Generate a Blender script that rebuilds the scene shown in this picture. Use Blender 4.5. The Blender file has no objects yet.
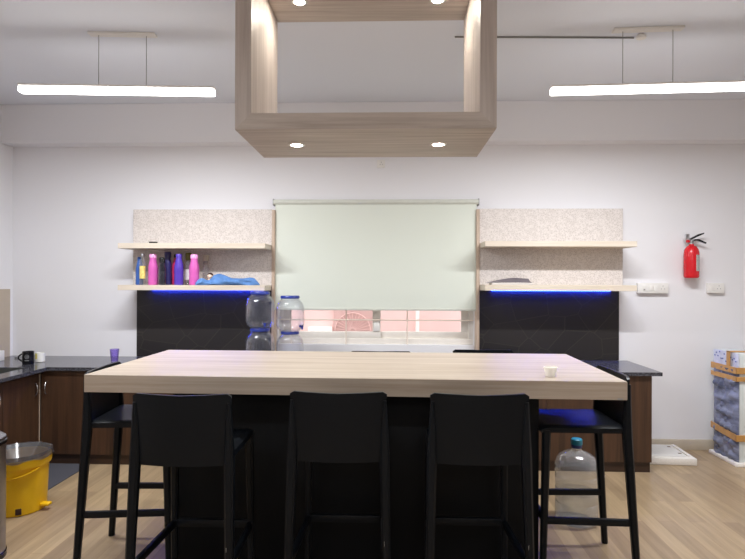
import bpy, bmesh, math, random
from mathutils import Vector, Matrix
random.seed(7)
SC = bpy.context.scene
COL = SC.collection
PI = math.pi

# ------------------------------------------------------------------ materials
def srgb(r, g, b):
    f = lambda c: (c/255/12.92) if c/255 <= 0.04045 else ((c/255+0.055)/1.055)**2.4
    return (f(r), f(g), f(b), 1.0)

def new_mat(name):
    m = bpy.data.materials.new(name); m.use_nodes = True
    nt = m.node_tree; b = nt.nodes['Principled BSDF']
    return m, nt, b

def plain(name, col, rough=0.5, metal=0.0, bump=0.0, bscale=60, vary=0.0, spec=None):
    m, nt, b = new_mat(name)
    b.inputs['Base Color'].default_value = col
    b.inputs['Roughness'].default_value = rough
    b.inputs['Metallic'].default_value = metal
    if spec is not None: b.inputs['Specular IOR Level'].default_value = spec
    if bump or vary:
        tc = nt.nodes.new('ShaderNodeTexCoord'); n = nt.nodes.new('ShaderNodeTexNoise')
        n.inputs['Scale'].default_value = bscale; n.inputs['Detail'].default_value = 4
        nt.links.new(tc.outputs['Object'], n.inputs['Vector'])
        if bump:
            bp = nt.nodes.new('ShaderNodeBump'); bp.inputs['Strength'].default_value = bump
            bp.inputs['Distance'].default_value = 0.01
            nt.links.new(n.outputs['Fac'], bp.inputs['Height']); nt.links.new(bp.outputs['Normal'], b.inputs['Normal'])
        if vary:
            r = nt.nodes.new('ShaderNodeValToRGB')
            r.color_ramp.elements[0].position = 0.3; r.color_ramp.elements[1].position = 0.7
            r.color_ramp.elements[0].color = tuple(c*(1-vary) for c in col[:3])+(1,)
            r.color_ramp.elements[1].color = tuple(min(1, c*(1+vary)) for c in col[:3])+(1,)
            nt.links.new(n.outputs['Fac'], r.inputs['Fac']); nt.links.new(r.outputs['Color'], b.inputs['Base Color'])
    return m

def wood(name, c1, c2, scale, rough=0.45, fine=None, lo=0.32, hi=0.68):
    """grain: noise stretched by a per-axis scale"""
    m, nt, b = new_mat(name)
    tc = nt.nodes.new('ShaderNodeTexCoord'); mp = nt.nodes.new('ShaderNodeMapping')
    mp.inputs['Scale'].default_value = scale
    nt.links.new(tc.outputs['Object'], mp.inputs['Vector'])
    n = nt.nodes.new('ShaderNodeTexNoise'); n.inputs['Scale'].default_value = 1.0
    n.inputs['Detail'].default_value = 6; n.inputs['Roughness'].default_value = 0.62; n.inputs['Distortion'].default_value = 0.3
    nt.links.new(mp.outputs['Vector'], n.inputs['Vector'])
    r = nt.nodes.new('ShaderNodeValToRGB')
    r.color_ramp.elements[0].position = lo; r.color_ramp.elements[1].position = hi
    r.color_ramp.elements[0].color = c2; r.color_ramp.elements[1].color = c1
    nt.links.new(n.outputs['Fac'], r.inputs['Fac']); nt.links.new(r.outputs['Color'], b.inputs['Base Color'])
    b.inputs['Roughness'].default_value = rough
    return m

def clear(name, tint, gloss=0.12, rough=0.03, body=0.0, bodycol=(0.8, 0.85, 0.95, 1)):
    """thin clear plastic or glass: tinted see-through + fresnel gloss (+ a little milky body)"""
    m = bpy.data.materials.new(name); m.use_nodes = True; nt = m.node_tree; nt.nodes.clear()
    out = nt.nodes.new('ShaderNodeOutputMaterial')
    tr = nt.nodes.new('ShaderNodeBsdfTransparent'); tr.inputs['Color'].default_value = tint
    gl = nt.nodes.new('ShaderNodeBsdfGlossy'); gl.inputs['Roughness'].default_value = rough
    lw = nt.nodes.new('ShaderNodeLayerWeight'); lw.inputs['Blend'].default_value = gloss
    mx = nt.nodes.new('ShaderNodeMixShader')
    nt.links.new(lw.outputs['Facing'], mx.inputs['Fac'])
    nt.links.new(gl.outputs['BSDF'], mx.inputs[2])
    if body > 0:
        df = nt.nodes.new('ShaderNodeBsdfDiffuse'); df.inputs['Color'].default_value = bodycol
        m2 = nt.nodes.new('ShaderNodeMixShader'); m2.inputs['Fac'].default_value = body
        nt.links.new(tr.outputs['BSDF'], m2.inputs[1]); nt.links.new(df.outputs['BSDF'], m2.inputs[2])
        nt.links.new(m2.outputs['Shader'], mx.inputs[1])
    else:
        nt.links.new(tr.outputs['BSDF'], mx.inputs[1])
    nt.links.new(mx.outputs['Shader'], out.inputs['Surface'])
    return m

def emit(name, col, strength):
    m = bpy.data.materials.new(name); m.use_nodes = True; nt = m.node_tree; nt.nodes.clear()
    out = nt.nodes.new('ShaderNodeOutputMaterial'); e = nt.nodes.new('ShaderNodeEmission')
    e.inputs['Color'].default_value = col; e.inputs['Strength'].default_value = strength
    nt.links.new(e.outputs['Emission'], out.inputs['Surface'])
    return m

def floor_mat():
    m, nt, b = new_mat('floor_planks')
    tc = nt.nodes.new('ShaderNodeTexCoord')
    mp = nt.nodes.new('ShaderNodeMapping'); mp.inputs['Rotation'].default_value = (0, 0, PI/2)
    nt.links.new(tc.outputs['Object'], mp.inputs['Vector'])
    br = nt.nodes.new('ShaderNodeTexBrick')
    br.offset = 0.37; br.inputs['Scale'].default_value = 1.0
    br.inputs['Brick Width'].default_value = 0.95; br.inputs['Row Height'].default_value = 0.105
    br.inputs['Mortar Size'].default_value = 0.0012; br.inputs['Mortar Smooth'].default_value = 0.3
    br.inputs['Bias'].default_value = 0.0
    br.inputs['Color1'].default_value = srgb(188, 165, 132); br.inputs['Color2'].default_value = srgb(160, 138, 111)
    br.inputs['Mortar'].default_value = srgb(150, 122, 92)
    nt.links.new(mp.outputs['Vector'], br.inputs['Vector'])
    m2 = nt.nodes.new('ShaderNodeMapping'); m2.inputs['Scale'].default_value = (26, 1.6, 1)
    nt.links.new(tc.outputs['Object'], m2.inputs['Vector'])
    n = nt.nodes.new('ShaderNodeTexNoise'); n.inputs['Scale'].default_value = 1; n.inputs['Detail'].default_value = 5
    n.inputs['Roughness'].default_value = 0.6
    nt.links.new(m2.outputs['Vector'], n.inputs['Vector'])
    r = nt.nodes.new('ShaderNodeValToRGB')
    r.color_ramp.elements[0].position = 0.3; r.color_ramp.elements[1].position = 0.7
    r.color_ramp.elements[0].color = (0.68, 0.66, 0.62, 1); r.color_ramp.elements[1].color = (1.04, 1.02, 1.0, 1)
    nt.links.new(n.outputs['Fac'], r.inputs['Fac'])
    mx = nt.nodes.new('ShaderNodeMix'); mx.data_type = 'RGBA'; mx.blend_type = 'MULTIPLY'; mx.inputs[0].default_value = 0.8
    nt.links.new(br.outputs['Color'], mx.inputs[6]); nt.links.new(r.outputs['Color'], mx.inputs[7])
    nt.links.new(mx.outputs[2], b.inputs['Base Color'])
    b.inputs['Roughness'].default_value = 0.33
    return m

def stroke_mat(name, base, line, scale):
    """pale laminate printed with a net of short white strokes"""
    m, nt, b = new_mat(name)
    tc = nt.nodes.new('ShaderNodeTexCoord'); v = nt.nodes.new('ShaderNodeTexVoronoi')
    v.feature = 'DISTANCE_TO_EDGE'; v.inputs['Scale'].default_value = scale
    nt.links.new(tc.outputs['Object'], v.inputs['Vector'])
    r = nt.nodes.new('ShaderNodeValToRGB')
    r.color_ramp.elements[0].position = 0.04; r.color_ramp.elements[1].position = 0.16
    r.color_ramp.elements[0].color = line; r.color_ramp.elements[1].color = base
    nt.links.new(v.outputs['Distance'], r.inputs['Fac'])
    n = nt.nodes.new('ShaderNodeTexNoise'); n.inputs['Scale'].default_value = scale*0.9; n.inputs['Detail'].default_value = 3
    nt.links.new(tc.outputs['Object'], n.inputs['Vector'])
    mx = nt.nodes.new('ShaderNodeMix'); mx.data_type = 'RGBA'; mx.inputs[7].default_value = line
    nt.links.new(r.outputs['Color'], mx.inputs[6])
    r2 = nt.nodes.new('ShaderNodeValToRGB'); r2.color_ramp.elements[0].position = 0.5; r2.color_ramp.elements[1].position = 0.62
    nt.links.new(n.outputs['Fac'], r2.inputs['Fac']); nt.links.new(r2.outputs['Color'], mx.inputs[0])
    nt.links.new(mx.outputs[2], b.inputs['Base Color']); b.inputs['Roughness'].default_value = 0.5
    return m

def facet_mat(name):
    """near-black laminate printed with thin lines between big angular facets"""
    m, nt, b = new_mat(name)
    tc = nt.nodes.new('ShaderNodeTexCoord')
    mp = nt.nodes.new('ShaderNodeMapping'); mp.inputs['Scale'].default_value = (3.4, 0.01, 4.2)
    nt.links.new(tc.outputs['Object'], mp.inputs['Vector'])
    v = nt.nodes.new('ShaderNodeTexVoronoi'); v.feature = 'DISTANCE_TO_EDGE'; v.inputs['Scale'].default_value = 1
    c = nt.nodes.new('ShaderNodeTexVoronoi'); c.feature = 'F1'; c.inputs['Scale'].default_value = 1
    for q in (v, c): nt.links.new(mp.outputs['Vector'], q.inputs['Vector'])
    bw = nt.nodes.new('ShaderNodeRGBToBW'); nt.links.new(c.outputs['Color'], bw.inputs['Color'])
    r = nt.nodes.new('ShaderNodeValToRGB')
    r.color_ramp.elements[0].color = srgb(31, 28, 28); r.color_ramp.elements[1].color = srgb(42, 38, 36)
    nt.links.new(bw.outputs['Val'], r.inputs['Fac'])
    r2 = nt.nodes.new('ShaderNodeValToRGB')
    r2.color_ramp.elements[0].position = 0.0; r2.color_ramp.elements[1].position = 0.016
    r2.color_ramp.elements[0].color = (1, 1, 1, 1); r2.color_ramp.elements[1].color = (0, 0, 0, 1)
    nt.links.new(v.outputs['Distance'], r2.inputs['Fac'])
    mx = nt.nodes.new('ShaderNodeMix'); mx.data_type = 'RGBA'; mx.inputs[7].default_value = srgb(60, 56, 48)
    nt.links.new(r.outputs['Color'], mx.inputs[6]); nt.links.new(r2.outputs['Color'], mx.inputs[0])
    nt.links.new(mx.outputs[2], b.inputs['Base Color']); b.inputs['Roughness'].default_value = 0.42
    return m

def granite_mat(name):
    m, nt, b = new_mat(name)
    tc = nt.nodes.new('ShaderNodeTexCoord'); n = nt.nodes.new('ShaderNodeTexNoise')
    n.inputs['Scale'].default_value = 90; n.inputs['Detail'].default_value = 5
    nt.links.new(tc.outputs['Object'], n.inputs['Vector'])
    r = nt.nodes.new('ShaderNodeValToRGB')
    r.color_ramp.elements[0].position = 0.4; r.color_ramp.elements[1].position = 0.7
    r.color_ramp.elements[0].color = srgb(44, 44, 49); r.color_ramp.elements[1].color = srgb(98, 98, 106)
    nt.links.new(n.outputs['Fac'], r.inputs['Fac']); nt.links.new(r.outputs['Color'], b.inputs['Base Color'])
    b.inputs['Roughness'].default_value = 0.16
    return m

M = {}
M['wall'] = plain('wall_paint', srgb(232, 231, 234), 0.75, bump=0.05, bscale=180)
M['ceiling'] = plain('ceiling_paint', srgb(227, 231, 240), 0.8, bump=0.03, bscale=120)
M['floor'] = floor_mat()
M['skirting'] = plain('skirting_tile', srgb(196, 184, 166), 0.4, vary=0.05, bscale=9)
M['oak_x'] = wood('pale_oak_laminate', srgb(193, 180, 165), srgb(164, 147, 129), (0.9, 16, 30), 0.4)
M['oak_shelf'] = wood('pale_shelf_laminate', srgb(220, 209, 194), srgb(204, 190, 172), (1.0, 25, 40), 0.45)
M['ash_x'] = wood('ash_veneer', srgb(196, 184, 174), srgb(162, 149, 138), (1.4, 30, 30), 0.45)
M['ash_z'] = wood('ash_veneer_upright', srgb(198, 187, 180), srgb(170, 158, 150), (30, 30, 1.4), 0.45)
M['strip'] = wood('brown_edge_strip', srgb(198, 178, 160), srgb(174, 150, 130), (30, 30, 1.2), 0.45)
M['walnut'] = wood('walnut_laminate', srgb(84, 58, 40), srgb(54, 36, 25), (26, 26, 1.1), 0.42)
M['walnut_x'] = wood('walnut_plinth', srgb(62, 42, 30), srgb(44, 29, 21), (1.1, 26, 26), 0.45)
M['strokes'] = stroke_mat('stroke_print_laminate', srgb(193, 184, 178), srgb(216, 208, 203), 62)
M['facets'] = facet_mat('facet_print_laminate')
M['granite'] = granite_mat('black_granite')
M['black_board'] = plain('black_board', srgb(8, 11, 15), 0.55, vary=0.1, bscale=6, spec=0.2)
M['black_plastic'] = plain('charcoal_plastic', srgb(14, 18, 23), 0.34, bump=0.05, bscale=300, spec=0.2)
M['black_gloss'] = plain('black_gloss', srgb(16, 17, 20), 0.2, vary=0.05, bscale=30)
M['white_plastic'] = plain('white_plastic', srgb(232, 230, 226), 0.4, vary=0.02, bscale=20)
M['grey_plastic'] = plain('grey_plastic', srgb(150, 150, 152), 0.4, vary=0.04, bscale=20)
M['alu'] = plain('white_aluminium', srgb(226, 220, 212), 0.4, vary=0.03, bscale=14)
M['cream_rod'] = plain('cream_rod', srgb(226, 212, 198), 0.4, vary=0.03, bscale=14)
M['blind'] = plain('blind_fabric', srgb(220, 225, 214), 0.85, bump=0.1, bscale=500, vary=0.015)
M['blind_tube'] = plain('blind_tube', srgb(206, 208, 198), 0.5, vary=0.03, bscale=20)
M['steel'] = plain('brushed_steel', srgb(165, 165, 168), 0.28, 0.95, vary=0.08, bscale=25)
M['chrome'] = plain('chrome', srgb(205, 205, 208), 0.15, 1.0, vary=0.02, bscale=30)
M['sink'] = plain('sink_steel', srgb(120, 122, 120), 0.35, 0.8, vary=0.08, bscale=12)
M['brass_wire'] = plain('grey_wire', srgb(140, 140, 140), 0.4, 0.6, vary=0.03, bscale=30)
M['yellow'] = plain('yellow_plastic', srgb(246, 196, 14), 0.38, vary=0.04, bscale=8)
M['red'] = plain('red_enamel', srgb(206, 26, 38), 0.25, vary=0.04, bscale=12)
M['label_grey'] = plain('grey_label', srgb(178, 178, 176), 0.5, vary=0.22, bscale=90)
M['tan'] = plain('tan_tile', srgb(186, 172, 154), 0.4, vary=0.04, bscale=10)
M['mat'] = plain('grey_mat', srgb(74, 74, 82), 0.85, bump=0.2, bscale=200, vary=0.1)
M['foam'] = plain('white_foam', srgb(238, 233, 226), 0.8, bump=0.15, bscale=120, vary=0.05)
M['patch_brown'] = plain('flat_brown', srgb(120, 96, 74), 0.8, vary=0.2, bscale=40)
M['appliance'] = plain('white_enamel', srgb(216, 222, 222), 0.35, vary=0.03, bscale=10)
M['print'] = plain('grey_print', srgb(150, 156, 164), 0.6, vary=0.1, bscale=60)
M['blue_print'] = plain('blue_print', srgb(96, 110, 170), 0.6, vary=0.1, bscale=60)
M['film'] = wood('stretch_film', srgb(150, 156, 178), srgb(72, 78, 98), (4, 3, 13), 0.16)
M['film_pale'] = plain('pale_foam_sheet', srgb(208, 212, 228), 0.4, vary=0.1, bscale=30)
M['tape'] = plain('brown_tape', srgb(196, 146, 82), 0.3, vary=0.1, bscale=16)
M['paper'] = plain('white_paper', srgb(250, 247, 240), 0.7, vary=0.02, bscale=30)
M['pink'] = plain('pink_bottle', srgb(212, 98, 180), 0.3, vary=0.04, bscale=10)
M['pink_cap'] = plain('pale_pink_cap', srgb(250, 168, 226), 0.35, vary=0.03, bscale=10)
M['purple'] = plain('purple_bottle', srgb(84, 58, 176), 0.25, vary=0.06, bscale=10)
M['navy'] = plain('navy_bottle', srgb(50, 46, 104), 0.3, vary=0.06, bscale=10)
M['blue_b'] = plain('blue_bottle', srgb(48, 92, 170), 0.3, vary=0.06, bscale=10)
M['red_b'] = plain('red_bottle', srgb(190, 46, 96), 0.3, vary=0.06, bscale=10)
M['olive'] = plain('olive_cap', srgb(112, 108, 44), 0.4, vary=0.08, bscale=20)
M['yellow_label'] = plain('yellow_label', srgb(226, 206, 120), 0.6, vary=0.25, bscale=60)
M['white_label'] = plain('white_label', srgb(226, 220, 222), 0.6, vary=0.12, bscale=60)
M['cloth'] = plain('blue_cloth', srgb(88, 132, 192), 0.75, bump=0.4, bscale=40, vary=0.12)
M['skin'] = plain('doll_cream', srgb(238, 212, 190), 0.5, vary=0.03, bscale=30)
M['hair'] = plain('doll_brown', srgb(62, 40, 34), 0.6, vary=0.1, bscale=40)
M['mag_dark'] = plain('dark_cover', srgb(96, 88, 98), 0.4, vary=0.12, bscale=20)
M['mag_pages'] = plain('pages', srgb(206, 200, 194), 0.6, vary=0.05, bscale=60)
M['teal'] = plain('teal_cap', srgb(30, 128, 152), 0.35, vary=0.06, bscale=30)
M['lid_blue'] = plain('blue_lid', srgb(32, 52, 140), 0.3, vary=0.06, bscale=20)
M['seal_blue'] = plain('blue_seal', srgb(52, 66, 120), 0.4, vary=0.1, bscale=60)
M['white_mug'] = plain('white_ceramic', srgb(240, 238, 230), 0.2, vary=0.02, bscale=20)
M['mug_yellow'] = plain('yellow_glaze', srgb(232, 218, 110), 0.25, vary=0.1, bscale=40)
M['jar'] = clear('clear_jar', (0.97, 0.975, 0.99, 1), 0.13, 0.08, body=0.02, bodycol=(0.75, 0.78, 0.9, 1))
M['carboy'] = clear('clear_carboy', (0.93, 0.95, 0.97, 1), 0.2, 0.08, body=0.16, bodycol=(0.86, 0.88, 0.92, 1))
M['water'] = clear('water', (0.96, 0.975, 0.975, 1), 0.12, 0.02, body=0.02)
M['purple_glass'] = clear('purple_glass', (0.78, 0.72, 0.95, 1), 0.2, 0.03, body=0.07, bodycol=(0.4, 0.28, 0.75, 1))
M['smoke_b'] = clear('smoky_bottle', (0.45, 0.47, 0.52, 1), 0.2, 0.05, body=0.15, bodycol=(0.08, 0.09, 0.12, 1))
M['clear_b'] = clear('clear_bottle', (0.86, 0.84, 0.82, 1), 0.2, 0.05, body=0.08)
M['glass'] = clear('window_glass', (0.95, 0.96, 0.96, 1), 0.06, 0.01)
M['liner'] = clear('bin_liner', (0.45, 0.44, 0.44, 1), 0.2, 0.2, body=0.4, bodycol=(0.16, 0.16, 0.17, 1))
M['out_pink'] = plain('pink_render', srgb(240, 206, 200), 0.8, vary=0.05, bscale=3)
M['out_rose'] = plain('rose_board', srgb(214, 178, 172), 0.8, vary=0.08, bscale=5)
M['out_white'] = plain('outside_white', srgb(250, 244, 240), 0.7, vary=0.02, bscale=5)
M['out_ground'] = plain('outside_concrete', srgb(190, 184, 176), 0.9, vary=0.08, bscale=4)
M['tube'] = emit('lit_tube', (1.0, 0.985, 0.97, 1), 14.0)
M['spot'] = emit('lit_downlight', (1.0, 0.93, 0.80, 1), 440.0)
M['led'] = emit('blue_led', (0.01, 0.04, 1.0, 1), 130.0)

# ------------------------------------------------------------------ mesh helpers
class MB:
    def __init__(s): s.b = bmesh.new()
    def _add(s, t, mat=None, smooth=False):
        if mat is not None: t.transform(mat)
        for f in t.faces: f.smooth = smooth
        me = bpy.data.meshes.new('tmp'); t.to_mesh(me); t.free()
        s.b.from_mesh(me); bpy.data.meshes.remove(me); return s
    def box(s, x0, x1, y0, y1, z0, z1, bev=0.0, seg=2, mat=None):
        t = bmesh.new(); bmesh.ops.create_cube(t, size=1)
        for v in t.verts:
            v.co = Vector((x0+(v.co.x+.5)*(x1-x0), y0+(v.co.y+.5)*(y1-y0), z0+(v.co.z+.5)*(z1-z0)))
        if bev: bmesh.ops.bevel(t, geom=t.edges[:], offset=bev, segments=seg, affect='EDGES', profile=0.5)
        return s._add(t, mat)
    def lathe(s, prof, seg=32, mat=None, smooth=True, caps=True):
        """profile of (r, z) bottom to top, turned about Z"""
        t = bmesh.new(); rings = []
        for r, z in prof:
            if r < 1e-5: rings.append([t.verts.new((0, 0, z))])
            else: rings.append([t.verts.new((r*math.cos(2*PI*k/seg), r*math.sin(2*PI*k/seg), z)) for k in range(seg)])
        for a, b in zip(rings, rings[1:]):
            for k in range(seg):
                q = [a[k % len(a)], a[(k+1) % len(a)], b[(k+1) % len(b)], b[k % len(b)]]
                u = []
                for v in q:
                    if v not in u: u.append(v)
                if len(u) > 2: t.faces.new(u)
        if caps:
            if len(rings[0]) > 1: t.faces.new(rings[0][::-1])
            if len(rings[-1]) > 1: t.faces.new(rings[-1])
        return s._add(t, mat, smooth)
    def cyl(s, p0, p1, r0, r1=None, seg=20, smooth=True):
        p0, p1 = Vector(p0), Vector(p1); d = p1-p0
        m = Matrix.Translation(p0) @ d.to_track_quat('Z', 'Y').to_matrix().to_4x4()
        return s.lathe([(r0, 0), (r0 if r1 is None else r1, d.length)], seg, m, smooth)
    def tube(s, pts, r, seg=10):
        """round section swept along points"""
        pts = [Vector(p) for p in pts]; t = bmesh.new(); rings = []
        up = Vector((0, 0, 1))
        for i, p in enumerate(pts):
            d = (pts[min(i+1, len(pts)-1)]-pts[max(i-1, 0)]).normalized()
            a = d.cross(up)
            if a.length < 1e-3: a = d.cross(Vector((0, 1, 0)))
            a.normalize(); c = d.cross(a)
            rr = r[i] if isinstance(r, (list, tuple)) else r
            rings.append([t.verts.new(p+rr*(math.cos(2*PI*k/seg)*a+math.sin(2*PI*k/seg)*c)) for k in range(seg)])
        for a, b in zip(rings, rings[1:]):
            for k in range(seg): t.faces.new((a[k], a[(k+1) % seg], b[(k+1) % seg], b[k]))
        t.faces.new(rings[0][::-1]); t.faces.new(rings[-1])
        bmesh.ops.recalc_face_normals(t, faces=t.faces[:])
        return s._add(t, None, True)
    def bar(s, pts, ws, ch=0.25):
        """rectangular section with cut corners swept along points; ws = (width x, depth y) each"""
        t = bmesh.new(); rings = []
        for p, (w, d) in zip(pts, ws):
            c = min(w, d)*ch; hw, hd = w/2, d/2
            sec = [(-hw+c, -hd), (hw-c, -hd), (hw, -hd+c), (hw, hd-c), (hw-c, hd), (-hw+c, hd), (-hw, hd-c), (-hw, -hd+c)]
            rings.append([t.verts.new((p[0]+x, p[1]+y, p[2])) for x, y in sec])
        for a, b in zip(rings, rings[1:]):
            for k in range(8): t.faces.new((a[k], a[(k+1) % 8], b[(k+1) % 8], b[k]))
        t.faces.new(rings[0][::-1]); t.faces.new(rings[-1])
        bmesh.ops.recalc_face_normals(t, faces=t.faces[:])
        return s._add(t)
    def prism(s, poly, y0, y1, axis='y', mat=None):
        """polygon extruded along an axis (y: poly in x,z; x: poly in y,z; z: poly in x,y)"""
        t = bmesh.new()
        f = {'y': lambda a, b, c: (a, c, b), 'x': lambda a, b, c: (c, a, b), 'z': lambda a, b, c: (a, b, c)}[axis]
        A = [t.verts.new(f(a, b, y0)) for a, b in poly]; B = [t.verts.new(f(a, b, y1)) for a, b in poly]
        n = len(poly)
        for k in range(n): t.faces.new((A[k], A[(k+1) % n], B[(k+1) % n], B[k]))
        t.faces.new(A[::-1]); t.faces.new(B)
        bmesh.ops.recalc_face_normals(t, faces=t.faces[:])
        return s._add(t, mat)
    def surf(s, fn, nu, nv, thick=None, smooth=True):
        """closed slab from fn(u,v) -> (front point, back point)"""
        t = bmesh.new()
        F = [[None]*(nv+1) for _ in range(nu+1)]; B = [[None]*(nv+1) for _ in range(nu+1)]
        for i in range(nu+1):
            for j in range(nv+1):
                a, b = fn(i/nu, j/nv); F[i][j] = t.verts.new(a); B[i][j] = t.verts.new(b)
        for i in range(nu):
            for j in range(nv):
                t.faces.new((F[i][j], F[i+1][j], F[i+1][j+1], F[i][j+1]))
                t.faces.new((B[i][j], B[i][j+1], B[i+1][j+1], B[i+1][j]))
        for i in range(nu):
            t.faces.new((F[i][0], B[i][0], B[i+1][0], F[i+1][0])); t.faces.new((F[i][nv], F[i+1][nv], B[i+1][nv], B[i][nv]))
        for j in range(nv):
            t.faces.new((F[0][j], F[0][j+1], B[0][j+1], B[0][j])); t.faces.new((F[nu][j], B[nu][j], B[nu][j+1], F[nu][j+1]))
        bmesh.ops.recalc_face_normals(t, faces=t.faces[:])
        return s._add(t, None, smooth)
    def sphere(s, c, r, sc=(1, 1, 1), seg=20):
        t = bmesh.new(); bmesh.ops.create_uvsphere(t, u_segments=seg, v_segments=seg//2, radius=r)
        return s._add(t, Matrix.Translation(c) @ Matrix.Diagonal((*sc, 1)), True)
    def build(s, name, mat, parent=None, loc=(0, 0, 0), rz=0.0):
        me = bpy.data.meshes.new(name); s.b.to_mesh(me); s.b.free()
        me.materials.append(M[mat] if isinstance(mat, str) else mat)
        try: me.set_sharp_from_angle(angle=math.radians(38))
        except Exception: pass
        o = bpy.data.objects.new(name, me); COL.objects.link(o)
        o.location = loc; o.rotation_euler = (0, 0, rz)
        if parent is not None: o.parent = parent
        return o

def tag(o, label, cat, group=None, kind=None):
    if label: o['label'] = label
    if cat: o['category'] = cat
    if group: o['group'] = group
    if kind: o['kind'] = kind
    return o
def thing(name, label, cat, loc, rz=0.0, group=None):
    o = bpy.data.objects.new(name, None); COL.objects.link(o); o.empty_display_size = 0.1
    o.location = loc; o.rotation_euler = (0, 0, rz)
    return tag(o, label, cat, group)
def struct(o): o['kind'] = 'structure'; return o
def copy_tree(o, parent=None):
    c = o.copy(); COL.objects.link(c)
    if parent is not None: c.parent = parent
    for ch in list(o.children): copy_tree(ch, c)
    return c

# ------------------------------------------------------------------ the room
XL, XR, YF, YB, ZC = -3.755, 4.6, -3.2, 5.431, 3.28
T = 0.15
struct(MB().box(XL-T, XR+T, YF-T, YB+T, -0.1, 0).build('floor', 'floor'))
struct(MB().box(XL-T, XR+T, YF-T, YB+T, ZC, ZC+0.12).build('ceiling', 'ceiling'))
WX0, WX1, WZ0, WZ1 = -1.10, 0.80, 0.978, 2.26          # window opening
w = MB()
w.box(XL-T, WX0, YB, YB+T, 0, ZC).box(WX1, XR+T, YB, YB+T, 0, ZC).box(WX0, WX1, YB, YB+T, 0, WZ0).box(WX0, WX1, YB, YB+T, WZ1, ZC)
struct(w.build('wall_back', 'wall'))
struct(MB().box(XL-T, XL, YF-T, YB, 0, ZC).build('wall_left', 'wall'))
struct(MB().box(XR, XR+T, YF-T, YB, 0, ZC).build('wall_right', 'wall'))
struct(MB().box(XL, XR, YF-T, YF, 0, ZC).build('wall_front', 'wall'))
struct(MB().box(XL, XR, 5.264, YB, 2.907, ZC, 0.002, 1).build('trim_1', 'wall'))         # the beam across the back wall
struct(MB().box(2.20, XR, YB-0.012, YB, 0, 0.10, 0.003).build('baseboard_back', 'skirting'))

# window behind the blind
win = bpy.data.objects.new('window_1', None); COL.objects.link(win); struct(win)
y0 = YB+0.045
f = MB()
f.box(WX0, WX1, y0, y0+0.07, WZ0, WZ0+0.055, 0.004).box(WX0, WX1, y0, y0+0.07, WZ1-0.05, WZ1, 0.004)
f.box(WX0, WX0+0.045, y0, y0+0.07, WZ0+0.055, WZ1-0.05, 0.002).box(WX1-0.045, WX1, y0, y0+0.07, WZ0+0.055, WZ1-0.05, 0.002)
f.build('window_frame', 'alu', win)
def sash(x0, x1, yy):
    z0, z1 = WZ0+0.05, WZ1-0.045
    s = MB()
    s.box(x0, x1, yy, yy+0.028, z0, z0+0.07, 0.004).box(x0, x1, yy, yy+0.028, z1-0.05, z1, 0.004)
    s.box(x0, x0+0.075, yy, yy+0.028, z0+0.07, z1-0.05, 0.002).box(x1-0.075, x1, yy, yy+0.028, z0+0.07, z1-0.05, 0.002)
    o = s.build('sash', 'alu', win)
    MB().box(x0+0.07, x1-0.07, yy+0.010, yy+0.016, z0+0.06, z1-0.045).build('pane', 'glass', o)
    return o
s1 = sash(-1.06, -0.105, y0+0.006)
MB().box(-0.172, -0.112, y0-0.006, y0+0.008, 1.105, 1.20, 0.004).build('stile_block', 'white_plastic', s1)  # white block over the lower part of the sash stile
sash(-0.185, 0.76, y0+0.037)
def rod(p0, p1, r=0.0065): MB().cyl(p0, p1, r, seg=10).build('grille_bar', 'cream_rod', win)
yg = YB+0.02
for z in (1.215, 1.45, 1.69, 1.93): rod((WX0, yg, z), (WX1, yg, z))
for x in (-0.98, -0.44, 0.155): rod((x, yg, WZ0), (x, yg, WZ1), 0.0055)

# place outside the window
struct(MB().box(-5, 5, 7.6, 7.75, -0.1, 2.35).build('wall_outside', 'out_pink'))
struct(MB().box(-6, 6, YB+T, 7.6, -0.25, -0.1).build('ground_outside', 'out_ground'))
p = MB().box(0.33, 0.375, 7.52, 7.6, -0.1, 2.35, 0.004); tag(p.build('drainpipe', 'out_white'), 'thin white upright strip on the pink wall seen through the window', 'pipe')
g = thing('sunburst_grille', 'rose panel with a sunburst grille on the pink wall outside', 'grille', (-0.52, 7.6, 0.90))
MB().box(-0.26, 0.26, -0.03, 0, 0, 1.2, 0.003).build('backing', 'out_rose', g)
gb = MB()
for k in range(15):
    a = PI*(k+0.5)/15
    gb.cyl((0.03*math.cos(a), -0.04, 0.02+0.03*math.sin(a)), (0.24*math.cos(a), -0.04, 0.02+0.24*math.sin(a)), 0.004, seg=6)
gb.tube([(0.24*math.cos(PI*k/20), -0.04, 0.02+0.24*math.sin(PI*k/20)) for k in range(21)], 0.006, 8)
gb.build('sunburst_bars', 'out_pink', g)
tag(MB().box(-1.12, -0.80, 7.50, 7.6, 0.88, 0.97, 0.004).build('outside_ledge', 'out_white'), 'low pale ledge on the pink wall outside at left', 'ledge')

# ------------------------------------------------------------------ roller blind
t = thing('roller_blind', 'pale greenish white roller blind lowered over the window', 'blind', (-0.155, YB, 1.321))
MB().cyl((-0.98, -0.068, 1.03), (0.98, -0.068, 1.03), 0.026, seg=24).build('roller', 'blind_tube', t)
MB().box(-0.963, 0.963, -0.078, -0.0755, 0.0, 1.03).build('fabric', 'blind', t)
MB().box(-0.963, 0.963, -0.083, -0.071, -0.008, 0.014, 0.003).build('bottom_bar', 'blind_tube', t)
for sx in (-1, 1): MB().box(sx*0.983-0.006, sx*0.983+0.006, -0.08, 0, 1.0, 1.062, 0.003).build('bracket', 'grey_plastic', t)

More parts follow.
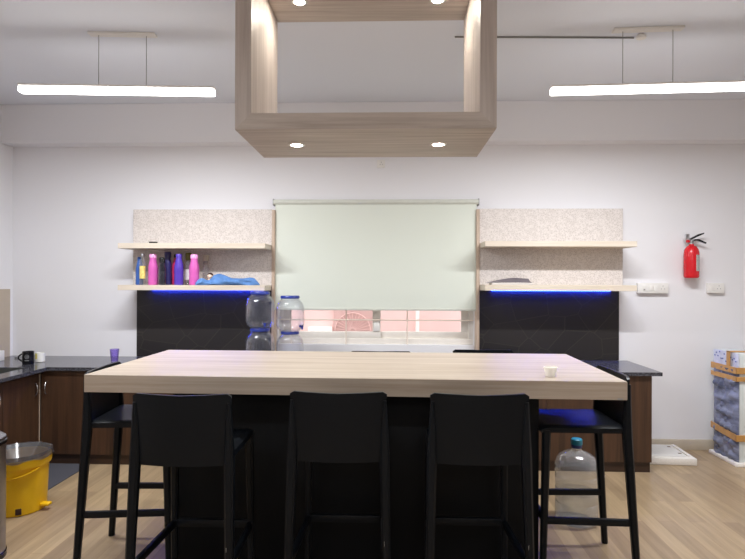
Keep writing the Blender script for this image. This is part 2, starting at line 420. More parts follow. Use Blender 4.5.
# ------------------------------------------------------------------ wall units and shelves
def wall_unit(x0, x1, inner, side):
    ztop = 2.278 if side == 'left' else 2.283
    zb = 1.503 if side == 'left' else 1.512
    t = thing('wall_panel', 'wall panel left of the window, stroke printed above, black faceted below' if side == 'left' else
              'wall panel right of the window, stroke printed above, black faceted below', 'wall panel', ((x0+x1)/2, YB, 0.846), 0, 'wall panels beside the window')
    h = (x1-x0)/2
    MB().box(-h, h, -0.1, 0, zb-0.846, ztop-0.846, 0.002, 1).build('printed_panel', 'strokes', t)
    MB().box(-h, h, -0.016, 0, 0, zb-0.847).build('dark_panel', 'facets', t)
    xi = h if inner == 'right' else -h-0.03
    MB().box(xi, xi+0.03, -0.108, 0, 0, ztop-0.851, 0.002, 1).build('edge_strip', 'strip', t)
wall_unit(-2.496, -1.146, 'right', 'left')
wall_unit(0.833, 2.170, 'left', 'right')
def shelf(x0, x1, z0, z1, label, led=None):
    t = thing('wall_shelf', label, 'shelf', ((x0+x1)/2, YB-0.1, z0), 0, 'wall shelves beside the window'); h = (x1-x0)/2
    MB().box(-h, h, -0.281, 0, 0, z1-z0, 0.002, 1).build('board', 'oak_shelf', t)
    if led:
        # runs below the board at its back edge
        a, b = led[:2]; c = (x0+x1)/2
        MB().box(a-c, b-c, 0.062, 0.078, -led[2], -0.004).build('led_strip', 'led', t)
        MB().box(-h+0.01, h-0.01, -0.0, 0.083, -0.004, 0.0).build('led_channel', 'oak_shelf', t)
shelf(-2.508, -1.149, 1.887, 1.935, 'upper pale wood shelf left of the blind, almost empty')
shelf(-2.508, -1.149, 1.503, 1.551, 'lower pale wood shelf left of the blind, holding the bottles', (-2.35, -1.25, 0.0065))
shelf(0.838, 2.182, 1.908, 1.957, 'upper pale wood shelf right of the blind, empty')
shelf(0.838, 2.182, 1.512, 1.565, 'lower pale wood shelf right of the blind, holding the magazine', (0.96, 2.08, 0.007))

# ------------------------------------------------------------------ things on the shelves
SY = 5.15; SZ = 1.5512
def bottle(name, x, y, r, h, body, cap, label, caph=0.035, capr=0.55, wrap=None, narrow=0.62):
    t = thing(name, label, 'bottle', (x, y, SZ), 0, 'bottles on the lower left shelf')
    hb = h-caph; sh = hb*narrow
    MB().lathe([(0, 0), (r*0.9, 0), (r, 0.008), (r, sh*0.55), (r*0.96, sh*0.62), (r, sh*0.7), (r, sh), (r*0.93, sh+0.3*(hb-sh)), (r*0.72, sh+0.7*(hb-sh)), (r*capr*0.95, hb), (0, hb)], 24).build('bottle_body', body, t)
    MB().lathe([(0, hb-0.002), (r*capr*1.08, hb-0.002), (r*capr*1.08, h-0.008), (r*capr*0.9, h), (0, h)], 24).build('cap', cap, t)
    if wrap:
        MB().lathe([(r*1.015, sh*0.3), (r*1.015, sh*0.9)], 24, caps=False).build('wrap_label', wrap, t)
    return t
bottle('water_bottle', -2.372, 5.20, 0.034, 0.262, 'blue_b', 'blue_b', 'slim blue bottle at the left end of the row on the shelf')
bottle('sauce_bottle', -2.312, 5.13, 0.026, 0.292, 'clear_b', 'steel', 'slim clear bottle with yellow label and metal cap', 0.03, 0.6, 'yellow_label', 0.75)
bottle('water_bottle', -2.221, 5.15, 0.044, 0.29, 'pink', 'pink_cap', 'pink bottle nearer the left end of the shelf, beside the yellow label', 0.035, 0.7)
bottle('water_bottle', -2.124, 5.12, 0.034, 0.255, 'smoke_b', 'black_gloss', 'short see-through smoky bottle with black cap, in front of the navy one', 0.045, 0.72)
bottle('water_bottle', -2.108, 5.215, 0.036, 0.312, 'navy', 'navy', 'tall navy bottle behind the smoky bottle', 0.05, 0.78, None, 0.72)
bottle('water_bottle', -2.040, 5.25, 0.04, 0.29, 'red_b', 'black_gloss', 'dark pinkish red bottle half hidden behind the purple bottle', 0.03, 0.55)
bottle('water_bottle', -1.970, 5.13, 0.042, 0.288, 'purple', 'purple', 'shiny purple bottle in the middle of the row', 0.035, 0.6)
bottle('juice_bottle', -1.916, 5.235, 0.036, 0.305, 'clear_b', 'olive', 'clear bottle with olive cap and white label, behind the purple and pink ones', 0.07, 0.75, 'white_label', 0.7)
bottle('water_bottle', -1.826, 5.13, 0.045, 0.283, 'pink', 'pink_cap', 'pink bottle at the right end of the row, near the blue cloth', 0.035, 0.7)
bottle('glass_bottle', -1.768, 5.28, 0.030, 0.285, 'clear_b', 'tan', 'clear bottle with a pale grey cap, against the panel right of the pink bottle', 0.055, 0.9)
# small doll
t = thing('figurine', 'tiny dark haired figurine lying in the blue cloth', 'figurine', (-1.712, 5.235, SZ))
MB().lathe([(0, 0), (0.03, 0), (0.034, 0.02), (0.02, 0.055), (0.012, 0.062), (0, 0.062)], 16).build('torso', 'skin', t)
hd = MB().sphere((0, 0, 0.083), 0.027, (1, 1, 1.0)).build('head', 'skin', t)
MB().sphere((0, 0.006, 0.092), 0.0285, (1, 1, 0.85)).build('hair', 'hair', hd)
# blue cloth
def cloth_pts():
    m = MB(); t = bmesh.new(); n = 26; seg = 22; rings = []
    prof = [(0, .012), (.03, .030), (.08, .038), (.12, .036), (.17, .022), (.22, .034), (.27, .056), (.32, .060), (.42, .050), (.54, .040), (.66, .038), (.76, .042), (.86, .042), (.93, .034), (1.0, .006)]
    def rad(u):
        for (a, ra), (b, rb) in zip(prof, prof[1:]):
            if u <= b: return ra+(rb-ra)*(u-a)/(b-a)
        return prof[-1][1]
    for i in range(n+1):
        u = i/n; x = -0.29+0.58*u; r = rad(u); ring = []
        cy = -0.085*(1-u)**2+0.03*math.sin(5*u)
        for k in range(seg):
            a = 2*PI*k/seg; rr = r*(1+0.16*math.sin(3*a+9*u)+0.10*math.sin(5*a-15*u))
            y = cy+1.15*rr*math.cos(a); z = max(0.0, r*0.78+0.86*rr*math.sin(a))
            if u < 0.14 and y < -0.095: z -= 0.028*(0.14-u)/0.14
            ring.append(t.verts.new((x, y, z)))
        rings.append(ring)
    for a, b in zip(rings, rings[1:]):
        for k in range(seg): t.faces.new((a[k], a[(k+1) % seg], b[(k+1) % seg], b[k]))
    t.faces.new(rings[0]); t.faces.new(rings[-1][::-1])
    bmesh.ops.recalc_face_normals(t, faces=t.faces[:])
    return m._add(t, None, True)
tag(cloth_pts().build('folded_cloth', 'cloth', None, (-1.508, 5.175, SZ+0.001)), 'bunched blue cloth lying along the lower left shelf', 'cloth')
tag(MB().box(-0.037, 0.037, -0.012, 0.012, 0, 0.017, 0.004).build('phone_charger', 'black_gloss', None, (-2.203, 5.11, 1.9352)), 'small black device on the upper left shelf', 'device')
# magazine
t = thing('magazine', 'grey magazine with its dark cover curling up on the lower right shelf', 'magazine', (1.08, 5.17, 1.5652), -0.06)
MB().box(-0.17, 0.19, -0.10, 0.11, 0.0, 0.016, 0.002).build('pages', 'mag_pages', t)
def curl(u, v):
    x = -0.17+0.36*u-0.03*(1-u)*v; y = -0.10+0.20*v
    z = 0.018+0.036*v*v*min(1, u*1.6)+0.010*math.sin(PI*u)*(0.5+v*0.5)
    return (x, y, z), (x, y, z+0.0015)
MB().surf(curl, 12, 8).build('cover', 'mag_dark', t)

# ------------------------------------------------------------------ counter
CY, ZT = 4.73, 0.843
c = MB()
c.box(XL, 2.254, CY, YB, 0.813, ZT)
sx0, sx1, sy0, sy1 = -3.56, -3.12, 4.16, 4.70
c.box(XL, sx0, 2.9, CY, 0.813, ZT).box(sx1, -2.96, 2.9, CY, 0.813, ZT)
c.box(sx0, sx1, 2.9, sy0, 0.813, ZT).box(sx0, sx1, sy1, CY, 0.813, ZT)
tag(c.build('countertop', 'granite'), 'speckled black granite worktop running round the corner', 'countertop')
s = MB()
s.box(sx0+.002, sx1-.002, sy0+.002, sy1-.002, 0.665, 0.668)
s.box(sx0+.002, sx0+.005, sy0+.002, sy1-.002, 0.668, 0.842).box(sx1-.005, sx1-.002, sy0+.002, sy1-.002, 0.668, 0.842)
s.box(sx0+.005, sx1-.005, sy0+.002, sy0+.005, 0.668, 0.842).box(sx0+.005, sx1-.005, sy1-.005, sy1-.002, 0.668, 0.842)
t = thing('sink', 'steel sink set into the left worktop', 'sink', (0, 0, 0)); s.build('basin', 'sink', t)
MB().cyl((-3.34, 4.43, 0.668), (-3.34, 4.43, 0.671), 0.04).build('drain', 'chrome', t)
def handle(parent, x, y, z, axis):
    """bow handle, upright"""
    d = (0, -1) if axis == 'y' else (1, 0)
    pts = []
    for k in range(13):
        a = k/12; o = 0.028*math.sin(PI*a)**0.5
        pts.append((x+d[0]*o, y+d[1]*o, z-0.055+0.11*a))
    return MB().tube(pts, 0.0055, 8).build('handle', 'chrome', parent)
# back run: units along the wall
nx = 6; bx0, bx1 = -3.032, 2.178; uw = (bx1-bx0)/nx
ords = ['first cabinet of the back run, in the left corner', 'second cabinet of the back run from the left corner', 'third cabinet of the back run from the left corner',
        'third cabinet of the back run from its open right end', 'second cabinet of the back run from its open right end', 'last cabinet of the back run at its open right end']
for i in range(nx):
    a = bx0+i*uw; b = a+uw
    t = thing('base_cabinet', 'dark walnut base cabinet, '+ords[i].replace(' cabinet', ''), 'cabinet', ((a+b)/2, CY+0.045, 0), 0, 'base cabinets under the back worktop')
    h = uw/2; dd = YB-CY-0.047
    MB().box(-h+.0005, h-.0005, 0, dd, 0.085, 0.813).build('carcass', 'walnut', t)
    MB().box(-h+.0005, h-(0.008 if i == nx-1 else .0005), -0.004, dd, 0, 0.085).build('plinth', 'walnut_x', t)
    if i == nx-1:
        MB().box(-h+.002, h, -0.02, 0, 0.087, 0.811, 0.001, 1).build('front_panel', 'walnut', t)
    else:
        for k in (0, 1):
            x0 = -h+.002+k*h; x1 = x0+h-.004
            d = MB().box(x0, x1, -0.02, 0, 0.087, 0.811, 0.001, 1).build('door', 'walnut', t)
            handle(d, x0+0.05 if (k == 0 and i == 0) else (x1-0.05 if k == 0 else x0+0.05), -0.02, 0.66, 'y')
# left run
for i, (a, b, lb) in enumerate(((2.92, 3.82, 'dark walnut base cabinet of the left run nearest the bins'), (3.82, 4.735, 'dark walnut base cabinet of the left run beside the corner, below the sink'))):
    t = thing('base_cabinet', lb, 'cabinet', (-3.055, (a+b)/2, 0), 0, 'base cabinets under the left worktop')
    h = (b-a)/2
    MB().box(-0.699, 0, -h+.0005, h-.0005, 0.085, 0.66).build('carcass', 'walnut', t)
    MB().box(-0.699, -0.02, -h+.0005, h-.0005, 0, 0.085).build('plinth', 'walnut_x', t)
    for k in (0, 1):
        q0 = -h+.002+k*h; q1 = q0+h-.004
        d = MB().box(0, 0.02, q0, q1, 0.087, 0.811, 0.001, 1).build('door', 'walnut', t)
        handle(d, 0.02, q1-0.06, 0.66, 'x')
    if i == 1: MB().box(0.0, 0.0205, h+.006, h+0.013, 0.087, 0.811).build('corner_strip', 'strip', t)
tag(MB().box(XL+.0005, XL+0.012, 2.9, 5.38, 0.8435, 1.504).build('backsplash', 'tan'), 'tan backsplash panel on the left wall above the worktop', 'backsplash')
tag(MB().box(-3.07, -2.595, 2.6, 4.755, 0, 0.008, 0.002).build('floor_mat', 'mat'), 'dark grey mat on the floor along the left cabinets', 'mat')

# ------------------------------------------------------------------ things on the counter
t = thing('coffee_mug', 'black mug with a pale round emblem on the left worktop', 'mug', (-3.245, 4.905, ZT+.0004))
MB().lathe([(0, 0), (.044, 0), (.047, .005), (.047, .112), (.043, .112), (.042, .01), (0, .008)], 32).build('mug_body', 'black_gloss', t)
MB().tube([(-0.045-0.044*math.sin(PI*k/12), -0.004, 0.093-0.075*k/12) for k in range(13)], 0.0065, 10).build('handle', 'black_gloss', t)
em = MB()
def on_mug(a, z): return (0.0475*math.sin(a), -0.0475*math.cos(a), z)
em.tube([on_mug(0.35+0.33*math.cos(2*PI*k/24), 0.068+0.0165*math.sin(2*PI*k/24)) for k in range(25)], 0.0014, 6)
em.tube([on_mug(0.35+0.13*math.cos(2*PI*k/12), 0.068+0.006*math.sin(2*PI*k/12)) for k in range(13)], 0.0014, 6)
em.tube([on_mug(0.0+0.07*k, 0.034) for k in range(11)], 0.0022, 6)
em.build('emblem', 'grey_plastic', t)
t = thing('coffee_mug', 'white mug with a yellow patch, behind the black mug', 'mug', (-3.215, 5.03, ZT+.0004), 1.9)
MB().lathe([(0, 0), (.036, 0), (.04, .005), (.04, .085), (.037, .085), (.036, .01), (0, .008)], 32).build('mug_body', 'white_mug', t)
MB().tube([(0.038+0.026*math.sin(PI*k/12), 0, 0.068-0.05*k/12) for k in range(13)], 0.005, 10).build('handle', 'white_mug', t)
pm = MB().surf(lambda u, v: ((0.0402*math.sin(-3.2+1.2*u), -0.0402*math.cos(-3.2+1.2*u), 0.03+0.05*v), (0.0408*math.sin(-3.2+1.2*u), -0.0408*math.cos(-3.2+1.2*u), 0.03+0.05*v)), 8, 2)
pm.build('patch', 'mug_yellow', t)
tag(MB().lathe([(0, 0), (.030, 0), (.041, .118), (.038, .118), (.028, .012), (0, .012)], 28).build('tumbler', 'purple_glass', None, (-2.543, 5.07, ZT+.0004)), 'purple see-through tumbler on the back worktop', 'tumbler')
tag(MB().box(-0.06, 0.03, -0.05, 0.05, 0, 0.093, 0.005).build('tissue_box', 'white_plastic', None, (-3.635, 5.06, ZT+.0004)), 'white box on the worktop at the left picture edge', 'box')
tag(MB().tube([(-3.60, 5.25, ZT+.010), (-3.52, 5.22, ZT+.014), (-3.47, 5.25, ZT+.03), (-3.42, 5.29, ZT+.022), (-3.36, 5.27, ZT+.008)], 0.008).build('cable', 'grey_plastic'), 'short grey cable on the worktop behind the black mug', 'cable')
# water jars, two stacks of two
jar_prof = [(.0, 0), (.088, 0), (.096, .004), (.118, .028), (.130, .06), (.132, .13), (.130, .21), (.118, .252), (.096, .282), (.084, .290), (.084, .304)]
def make_jar():
    t = thing('water_jar', '', 'water jar', (0, 0, 0), 0, 'stacked water jars')
    MB().lathe(jar_prof+[(.080, .304), (.080, .290), (.114, .250), (.126, .21), (.128, .06), (.092, .008), (0, .006)], 36, caps=False).build('jar_body', 'jar', t)
    MB().lathe([(0, .300), (.084, .300), (.088, .304), (.088, .318), (.082, .327), (0, .328)], 36).build('lid', 'lid_blue', t)
    tp = MB().cyl((0, -0.122, 0.05), (0, -0.155, 0.05), 0.012).cyl((0, -0.15, 0.056), (0, -0.15, 0.022), 0.009).build('tap', 'lid_blue', t)
    MB().box(-0.018, 0.018, -0.156, -0.146, 0.056, 0.064, 0.002).build('tap_lever', 'chrome', tp)
    return t
j0 = make_jar()
spots = [(-1.170, 4.965, ZT+.0004, 1.0, -0.1, 'clear water jar with blue lid, top of the left stack, before the black panel'),
         (-1.170, 4.965, ZT+.0004+0.3285, 1.0, 0.5, ''),
         (-0.898, 4.945, ZT+.0004, 0.93, 0.3, ''), (-0.898, 4.945, ZT+.0004+0.3285*0.93, 0.96, 1.0, '')]
labs = ['lower clear water jar of the left stack, before the black panel', 'upper clear water jar of the left stack, before the black panel',
        'lower clear water jar of the right stack, before the blind', 'upper clear water jar with a tap, right stack, before the blind']
for i, (x, y, z, s, rz, _) in enumerate(spots):
    o = j0 if i == 0 else copy_tree(j0)
    o.location = (x, y, z); o.rotation_euler = (0, 0, rz); o.scale = (s, s, s); o['label'] = labs[i]

# ------------------------------------------------------------------ table
TR = math.radians(-1.25)
t = thing('bar_table', 'long high table with thick pale oak top on a black base', 'table', (-0.206, 3.388, 0), TR)
MB().box(-1.394, 1.394, -0.53, 0.53, 1.008, 1.1, 0.002, 1).build('tabletop', 'oak_x', t)
MB().box(-1.02, 1.02, -0.28, 0.30, 0.0, 1.008, 0.003).build('pedestal', 'black_board', t)
MB().box(1.345, 1.372, -0.5315, -0.53, 1.010, 1.017).build('edge_tab', 'grey_plastic', t)
t = thing('paper_cup', 'small white paper cup on the table near its right end', 'cup', (0.838, 2.975, 1.1003))
MB().lathe([(0, 0), (.026, 0), (.034, .046), (.032, .046), (.0245, .004), (0, .004)], 28).build('cup_body', 'paper', t)
MB().lathe([(.033, .044), (.0355, .045), (.0355, .048), (.033, .0485)], 28, caps=False).build('rim', 'paper', t)

# ------------------------------------------------------------------ bar stools
def make_stool():
    t = thing('bar_stool', '', 'bar stool', (0, 0, 0), 0, 'bar stools around the table')
    def seat(u, v):
        x = (u-.5)*0.44*(1-0.03*v); y = -0.20+0.455*v
        e = min(u, 1-u, v, 1-v); dip = -0.010*math.sin(PI*u)*math.sin(PI*v)
        z = 0.825+dip-(0.010*(1-e/0.06)**2 if e < 0.06 else 0)-0.012*max(0, (v-.85)/.15)**2
        return (x, y, z), (x, y, 0.788)
    MB().surf(seat, 20, 20).build('seat', 'black_plastic', t)
    def back(u, v):
        z = 0.768+0.322*v; k = 2*u-1; hw = 0.212+0.012*v
        y = -0.200-0.008*v-0.030*(1-k*k)
        zt = z-(0.006*(1-abs(k)) if v > .99 else 0)
        if v > .99: zt -= 0.012*max(0, (abs(k)-.93)/.07)**2
        return (k*hw, y, zt), (k*hw*0.995, y+0.016, zt)
    MB().surf(back, 24, 8).build('backrest', 'black_plastic', t)
    for sx in (-1, 1):
        MB().bar([(sx*.231, -.25, 0), (sx*.222, -.222, .42), (sx*.214, -.198, .80), (sx*.212, -.201, .95), (sx*.214, -.206, 1.05)],
                 [(.034, .034), (.038, .042), (.044, .05), (.03, .036), (.014, .022)]).build('leg', 'black_plastic', t)
        MB().bar([(sx*.206, .243, 0), (sx*.201, .232, .42), (sx*.196, .222, .80)], [(.03, .032), (.034, .038), (.04, .045)]).build('leg', 'black_plastic', t)
        sd = MB(); a = Vector((sx*.219, -.229, .315)); b = Vector((sx*.202, .236, .315)); d = b-a
        mt = Matrix.Translation(a) @ Matrix.Rotation(math.atan2(d.x, d.y)*-1, 4, 'Z')
        sd.box(-.012, .012, 0, d.length, -.018, .018, 0.004, mat=mt); sd.build('stretcher', 'black_plastic', t)
    MB().box(-.19, .19, .222, .246, .300, .340, 0.004).build('footrest', 'black_plastic', t)
    return t
st0 = make_stool()
stools = [(-0.938, 2.69, 0.0, 'black bar stool at the near side of the table, left one of three'),
          (-0.242, 2.775, 0.0, 'black bar stool at the near side of the table, middle one of three'),
          (0.402, 2.765, 0.0, 'black bar stool at the near side of the table, right one of three'),
          (-1.478, 3.24, -PI/2+0.075, 'black bar stool at the left end of the table'),
          (1.060, 3.245, PI/2, 'black bar stool at the right end of the table, beside the big water bottle'),
          (-0.075, 3.84, PI, 'black bar stool behind the table, back just showing before the window'),
          (0.68, 3.97, PI, 'black bar stool behind the table, back showing before the right black panel')]
first = True
for x, y, rz, lb in stools:
    o = st0 if first else copy_tree(st0)
    first = False
    o.location = (x, y, 0); o.rotation_euler = (0, 0, rz); o['label'] = lb
    if 'left one' in lb: MB().box(.214, .2145, -.2455, -.205, .40, .42).build('white_mark', 'paper', o)  # small white mark on the side of one leg

# ------------------------------------------------------------------ hanging wood frame with downlights
FX0, FX1, FY0, FY1, FZ0, FZ1 = -0.778, 0.511, 2.75, 3.387, 2.346, ZC
ti = 0.080; zt_in = 3.17
t = thing('hanging_frame', 'open ash wood box frame hung from the ceiling over the table', 'frame', ((FX0+FX1)/2, (FY0+FY1)/2, FZ0))
cx = (FX0+FX1)/2; hw = (FX1-FX0)/2; hy = (FY1-FY0)/2; Hh = FZ1-FZ0; zi = zt_in-FZ0
MB().prism([(-hw, 0), (hw, 0), (hw-ti, ti), (-hw+ti, ti)], -hy, hy).build('bottom_board', 'ash_x', t)
MB().prism([(-hw, Hh), (-hw+ti, zi), (hw-ti, zi), (hw, Hh)], -hy, hy).build('top_board', 'ash_x', t)
MB().prism([(-hw, 0), (-hw+ti, ti), (-hw+ti, zi), (-hw, Hh)], -hy, hy).build('side_board', 'ash_z', t)
MB().prism([(hw, 0), (hw, Hh), (hw-ti, zi), (hw-ti, ti)], -hy, hy).build('side_board', 'ash_z', t)
for z, ya in ((0.0, 0.0), (zi, 0.07)):
    for x in (-0.390, 0.387):
        d = MB().lathe([(.030, -.004), (.043, -.004), (.046, 0.0), (.03, 0.0)], 28, Matrix.Translation((x, ya, z)), caps=False).build('downlight', 'white_plastic', t)
        MB().lathe([(0, -.003), (.0305, -.003), (.0305, -.0005), (0, -.0005)], 28, Matrix.Translation((x, ya, z))).build('lens', 'spot', d)

# ------------------------------------------------------------------ linear pendants
PW = 26.0
def pendant(x, y, z, rz, label, mx=0.0, L=0.68, power=PW):
    t = thing('linear_pendant', label, 'pendant light', (x, y, z), rz, 'linear pendant lights')
    MB().box(-L, L, -0.032, 0.032, 0.020, 0.034, 0.003).build('housing', 'white_plastic', t)
    MB().box(-L+.002, L-.002, -0.031, 0.031, -0.020, 0.020, 0.008, 3).build('diffuser', 'tube', t)
    la = bpy.data.lights.new('tube_light', 'AREA'); la.shape = 'RECTANGLE'; la.size = 2*L-.02; la.size_y = 0.055
    la.color = (0.95, 0.97, 1.0); la.energy = power
    lo = bpy.data.objects.new('tube_light', la); COL.objects.link(lo); lo.parent = t; lo.location = (0, 0, -0.022)
    hz = ZC-z
    MB().box(mx-0.225, mx+0.225, -0.03, 0.03, hz-0.016, hz, 0.004).build('ceiling_plate', 'white_plastic', t)
    for k in (-1, 1):
        MB().cyl((mx+k*0.16, 0, 0.033), (mx+k*0.16, 0, hz-0.012), 0.0022, seg=8).build('wire', 'brass_wire', t)
    return t
pendant(-1.868, 3.756, 2.885, 0.069, 'linear pendant light hanging left of the wood frame', 0.03, 0.655, power=72)
pendant(1.745, 3.77, 2.875, -0.054, 'linear pendant light hanging right of the wood frame', -0.05, power=72)
pendant(-1.885, 0.7, 2.885, 0.0, 'added unseen linear pendant light at the left of the viewer, nearer than the wood frame', 0.0)  # unseen pendant, added to light the near side of the room
pendant(1.745, 0.7, 2.885, 0.0, 'added unseen linear pendant light at the right of the viewer, nearer than the wood frame', 0.0)  # its added twin on the right, also out of view
pendant(-0.1, -1.8, 2.885, 0.0, 'added unseen linear pendant light in the middle of the room, behind the viewer', 0.0)  # another added pendant, unseen, lighting from behind the camera
t = thing('ceiling_conduit', 'thin grey conduit along the ceiling right of the wood frame', 'conduit', (0, 0, 0))
MB().cyl((0.43, 3.86, 3.274), (1.66, 3.905, 3.274), 0.006, seg=12).build('pipe', 'brass_wire', t)
MB().lathe([(0, 0), (.03, 0), (.034, .012), (.02, .03), (0, .03)], 20, Matrix.Translation((1.69, 3.86, 3.25))).build('end_cap', 'white_plastic', t)

# ------------------------------------------------------------------ on the right wall area
t = thing('fire_extinguisher', 'small red fire extinguisher hung on the wall', 'fire extinguisher', (2.81, YB-0.085, 1.633))
MB().lathe([(0, 0.006), (.055, 0), (.063, .008), (.066, .02), (.066, .235), (.058, .272), (.038, .298), (.022, .306), (.02, .318), (0, .318)], 36).build('cylinder', 'red', t)
v = MB().cyl((0, 0, .315), (0, 0, .36), 0.018).box(-0.03, 0.02, -0.012, 0.012, 0.335, 0.362, 0.004).build('valve', 'steel', t)
MB().prism([(-0.02, .352), (0.0, .362), (0.112, .415), (0.112, .425), (0.06, .410), (-0.015, .372)], -0.011, 0.011).build('lever', 'black_gloss', v)
MB().prism([(0.0, .345), (0.05, .352), (0.13, .322), (0.132, .334), (0.06, .366), (0.0, .36)], -0.011, 0.011).build('grip', 'black_gloss', v)
MB().cyl((-0.045, 0, .345), (-0.02, 0, .345), 0.014).build('hose_stub', 'red', v)
MB().box(-0.058, -0.024, -0.014, 0.014, .365, .412, 0.004).build('pressure_gauge', 'chrome', v)
lb = MB().surf(lambda u, w_: ((0.0665*math.sin(0.15+1.15*u), -0.0665*math.cos(0.15+1.15*u), 0.065+0.15*w_), (0.0672*math.sin(0.15+1.15*u), -0.0672*math.cos(0.15+1.15*u), 0.065+0.15*w_)), 10, 2)
lb.build('label', 'label_grey', t)
MB().box(-0.03, 0.03, 0.06, 0.0852, 0.20, 0.27, 0.004).build('bracket', 'steel', t)
def plate(name, label, x0, x1, z0, z1, d, cat='switch plate'):
    t = thing(name, label, cat, ((x0+x1)/2, YB, z0)); h = (x1-x0)/2; H_ = z1-z0
    MB().box(-h, h, -d, 0, 0, H_, 0.004).build('plate', 'white_plastic', t)
    return t, h, H_
def holes(t, x, y, z, r=0.004, s=0.018):
    m = MB()
    for dx, dz in ((0, s), (-s*.8, -s*.5), (s*.8, -s*.5)): m.cyl((x+dx, y, z+dz), (x+dx, y-0.0015, z+dz), r, seg=10)
    return m.build('socket_holes', 'grey_plastic', t)
t, h, H_ = plate('switch_plate', 'long white switch and socket plate right of the shelves', 2.335, 2.620, 1.488, 1.585, 0.045)
for x in (-0.085, -0.02, 0.03): MB().box(x-0.02, x+0.02, -0.049, -0.045, 0.022, 0.075, 0.002).build('rocker', 'white_plastic', t)
MB().box(-0.092, -0.078, -0.0505, -0.049, 0.03, 0.04).build('indicator', 'grey_plastic', t)
holes(t, 0.09, -0.045, 0.05)
t, h, H_ = plate('wall_socket', 'white socket on the wall below the fire extinguisher', 2.990, 3.140, 1.492, 1.587, 0.04, 'socket')
MB().box(-0.06, -0.022, -0.044, -0.04, 0.022, 0.075, 0.002).build('rocker', 'white_plastic', t)
holes(t, 0.025, -0.04, 0.05)
t, h, H_ = plate('wall_socket', 'small white socket high on the wall above the blind', -0.145, -0.066, 2.692, 2.768, 0.012, 'socket')
holes(t, 0.004, -0.012, 0.038, 0.004, 0.014)
# foam tray on the floor
t = thing('foam_tray', 'flat white foam packing tray on the floor by the cabinet', 'tray', (2.47, 5.18, 0), -0.06)
MB().box(-0.24, 0.20, -0.22, 0.21, 0, 0.062, 0.008).build('slab', 'foam', t)
MB().box(-0.20, 0.13, -0.17, 0.17, 0.0622, 0.068, 0.003).build('raised_pad', 'white_plastic', t)
MB().box(0.145, 0.165, -0.16, 0.17, 0.062, 0.076, 0.003).build('rib', 'foam', t)
for k, (x, y) in enumerate(((-0.16, -0.10), (0.10, 0.11), (0.11, -0.09), (-0.15, 0.13))):
    MB().box(x-0.014, x+0.014, y-0.011, y+0.011, 0.0675, 0.0695).build('brown_patch', 'patch_brown', t)  # thin brown patches lying on the raised pad
# wrapped appliance
t = thing('wrapped_appliance', 'white appliance wrapped in film and brown tape at the right edge', 'appliance', (3.19, 5.15, 0), 0.0)
MB().box(-0.215, 0.27, -0.225, 0.205, 0, 0.032, 0.006).build('base_slab', 'foam', t)
MB().box(-0.17, 0.24, -0.185, 0.18, 0.032, 0.975, 0.01).build('cabinet_body', 'appliance', t)
def filmf(u, v):
    y = -0.188+0.37*u; z = 0.034+0.80*v
    e = min(1, min(u, 1-u)*8)
    b = e*(0.012*math.sin(19*v*2+3*u)+0.010*math.sin(47*v-5*u)+0.008*math.sin(9*u*3+11*v)+0.012)
    return (-0.178-abs(b), y, z), (-0.171, y, z)
MB().surf(filmf, 24, 60).build('film_wrap', 'film', t)
MB().surf(lambda u, v: ((-0.180-0.004*math.sin(15*u), -0.188+0.37*u, 0.835+0.14*v), (-0.171, -0.188+0.37*u, 0.835+0.14*v)), 14, 4).build('foam_sheet', 'film_pale', t)
random.seed(3)
for k in range(14):
    y = -0.16+0.026*k*0.93; z = 0.885+0.075*random.random()
    MB().box(-0.1865, -0.184, y-0.008, y+0.008, z-0.006, z+0.006).build('printed_mark', 'blue_print', t)
pr = MB()
for k in range(9): pr.box(-0.06+0.0, 0.05, -0.1865, -0.185, 0.50+0.03*k, 0.512+0.03*k)
pr.build('printed_lines', 'print', t)
def tape(z0, z1, dz=0.0):
    m = MB()
    m.prism([(-0.20, z0-dz), (0.19, z0), (0.19, z1), (-0.20, z1-dz)], -0.203, -0.194, 'x')
    m.box(-0.203, 0.255, -0.2005, -0.188, z0-dz, z1-dz, 0.002, 1)
    m.box(0.242, 0.255, -0.2, 0.19, z0, z1)
    return m.build('tape', 'tape', t)
tape(0.80, 0.855, -0.0); tape(0.735, 0.775, 0.0); tape(0.245, 0.30, 0.03)
MB().box(-0.205, -0.195, -0.10, -0.055, 0.80, 0.985, 0.001, 1).box(-0.205, 0.25, -0.10, -0.055, 0.977, 0.986, 0.001, 1).build('tape', 'tape', t)

# ------------------------------------------------------------------ bins
t = thing('yellow_bin', 'yellow pedal bin with a grey liner bag, on the left', 'bin', (-2.590, 3.83, 0))
MB().lathe([(0, 0), (.160, 0), (.166, .006), (.179, .31), (.179, .315), (.193, .318), (.196, .328), (.196, .37), (.191, .376), (.185, .374), (.176, .31), (.158, .012), (0, .01)], 44, caps=False).build('bucket', 'yellow', t)
MB().tube([(0.190*math.cos(a), 0.190*math.sin(a), 0.335-0.075*math.sin(-a)) for a in [(-PI+0.35)+(PI-0.7)*k/20 for k in range(21)]], 0.006, 8).build('bail', 'yellow', t)
MB().box(-0.018, 0.018, -0.1715, -0.13, 0.012, 0.055, 0.004, mat=Matrix.Rotation(0.55, 4, 'Z')).build('foot_slot', 'hair', t)
MB().box(0.13, 0.225, -0.035, 0.015, 0.030, 0.052, 0.010, 3).build('pedal', 'yellow', t)
lm = MB()
def liner(u, v):
    a = 2*PI*u; w1 = 0.006*math.sin(9*a)+0.004*math.sin(17*a+1)
    if v < 0.5:
        k = v/0.5; r = 0.208+0.6*w1-0.008*k; z = 0.370+0.037*k+0.008*math.sin(7*a)*(1-k)
    else:
        k = (v-0.5)/0.5; r = 0.200-0.11*k+0.6*w1*(1-k); z = 0.407-0.11*k
    return (r*math.cos(a), r*math.sin(a), z)
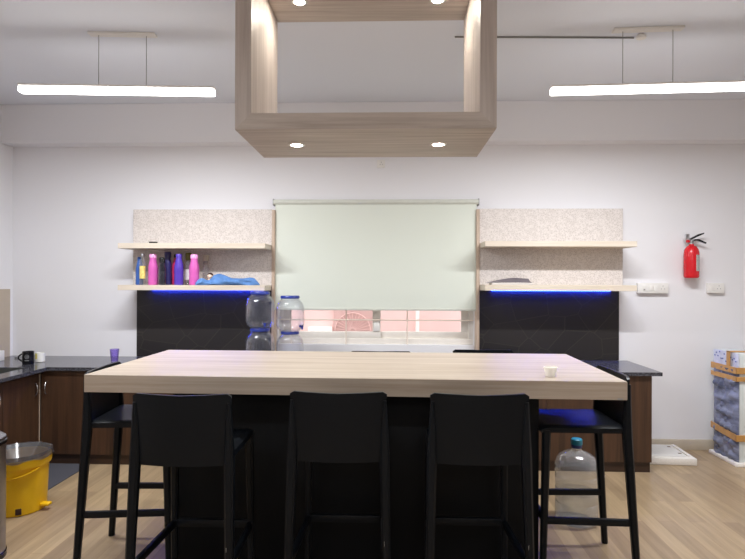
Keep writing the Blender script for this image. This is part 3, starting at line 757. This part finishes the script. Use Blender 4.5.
tb = bmesh.new(); nu, nv = 64, 10
G = [[tb.verts.new(liner(i/nu, j/nv)) for j in range(nv+1)] for i in range(nu)]
for i in range(nu):
    for j in range(nv): tb.faces.new((G[i][j], G[(i+1) % nu][j], G[(i+1) % nu][j+1], G[i][j+1]))
# the slack bag hangs inside
for i in range(nu): pass
lm._add(tb, None, True); lm.lathe([(0, .27), (.08, .262), (.09, .30)], 40, caps=False)
lm.build('liner_bag', 'liner', t)
t = thing('steel_bin', 'brushed steel bin cut by the left picture edge', 'bin', (-2.372, 3.12, 0))
MB().lathe([(0, .03), (.150, .03), (.150, .655), (0, .655)], 44).build('drum', 'steel', t)
MB().lathe([(0, 0), (.155, 0), (.155, .03), (.150, .034), (0, .034)], 44).build('base_ring', 'black_gloss', t)
MB().lathe([(.148, .652), (.156, .654), (.156, .672), (.150, .676), (.148, .672)], 44, caps=False).build('collar', 'black_gloss', t)
MB().lathe([(0, .672), (.150, .672), (.150, .690), (.13, .705), (0, .712)], 44).build('lid', 'steel', t)

# ------------------------------------------------------------------ big water bottle on the floor
t = thing('water_bottle', 'large clear water bottle with teal cap on the floor under the right stool', 'water bottle', (1.240, 3.785, 0))
R0 = 0.138
prof = [(0, .012), (.10, .0), (.128, .006), (R0, .02), (R0, .13), (R0-.004, .14), (R0, .15), (R0, .22), (R0-.005, .232), (R0, .244), (R0, .31), (R0-.004, .32), (R0+.002, .335), (R0+.002, .375), (.132, .405), (.112, .435), (.075, .458), (.038, .472), (.03, .482), (.03, .50)]
MB().lathe(prof, 44, caps=False).build('bottle_body', 'carboy', t)
wp = [(r-.004, z+.002) for r, z in prof if 0.005 < z < 0.20]
MB().lathe([(0, .012)]+[(max(r, 0.001), z) for r, z in wp if r > 0]+[(R0-.006, .2), (0, .2)], 44).build('water', 'water', t)
MB().lathe([(0.0, .49), (.033, .49), (.035, .495), (.035, .512), (0, .512)], 28).build('neck_seal', 'seal_blue', t)
MB().lathe([(0.0, .512), (.037, .512), (.038, .516), (.036, .545), (.03, .55), (0, .55)], 28).build('cap', 'teal', t)

# ------------------------------------------------------------------ light, camera
wd = bpy.data.worlds.new('world'); SC.world = wd; wd.use_nodes = True
bg = wd.node_tree.nodes['Background']; bg.inputs['Color'].default_value = (0.95, 0.97, 1.0, 1); bg.inputs['Strength'].default_value = 3.2

cam = bpy.data.cameras.new('camera'); co = bpy.data.objects.new('camera', cam); COL.objects.link(co)
cam.sensor_fit = 'HORIZONTAL'; cam.sensor_width = 36; cam.lens = 560/745*36; cam.clip_start = 0.05; cam.clip_end = 60
yaw, pitch, roll = 0.0337, 0.0017, 0.0035
cy_, sy_ = math.cos(yaw), math.sin(yaw)
fv = Vector((-sy_, cy_, 0)); rv = Vector((cy_, sy_, 0)); uv = Vector((0, 0, 1))
f2 = fv*math.cos(pitch)+uv*math.sin(pitch); u2 = -fv*math.sin(pitch)+uv*math.cos(pitch)
r3 = rv*math.cos(roll)+u2*math.sin(roll); u3 = -rv*math.sin(roll)+u2*math.cos(roll)
m = Matrix((r3, u3, -f2)).transposed().to_4x4(); m.translation = (0, 0, 1.6)
co.matrix_world = m
SC.camera = co
SC.view_settings.view_transform = 'Standard'; SC.view_settings.look = 'None'
SC.view_settings.exposure = -0.17; SC.view_settings.gamma = 1.0; SC.view_settings.use_curve_mapping = False
SC.cycles.use_denoising = True
SC.cycles.max_bounces = 12; SC.cycles.transparent_max_bounces = 24; SC.cycles.diffuse_bounces = 6
SC.cycles.sample_clamp_indirect = 8.0
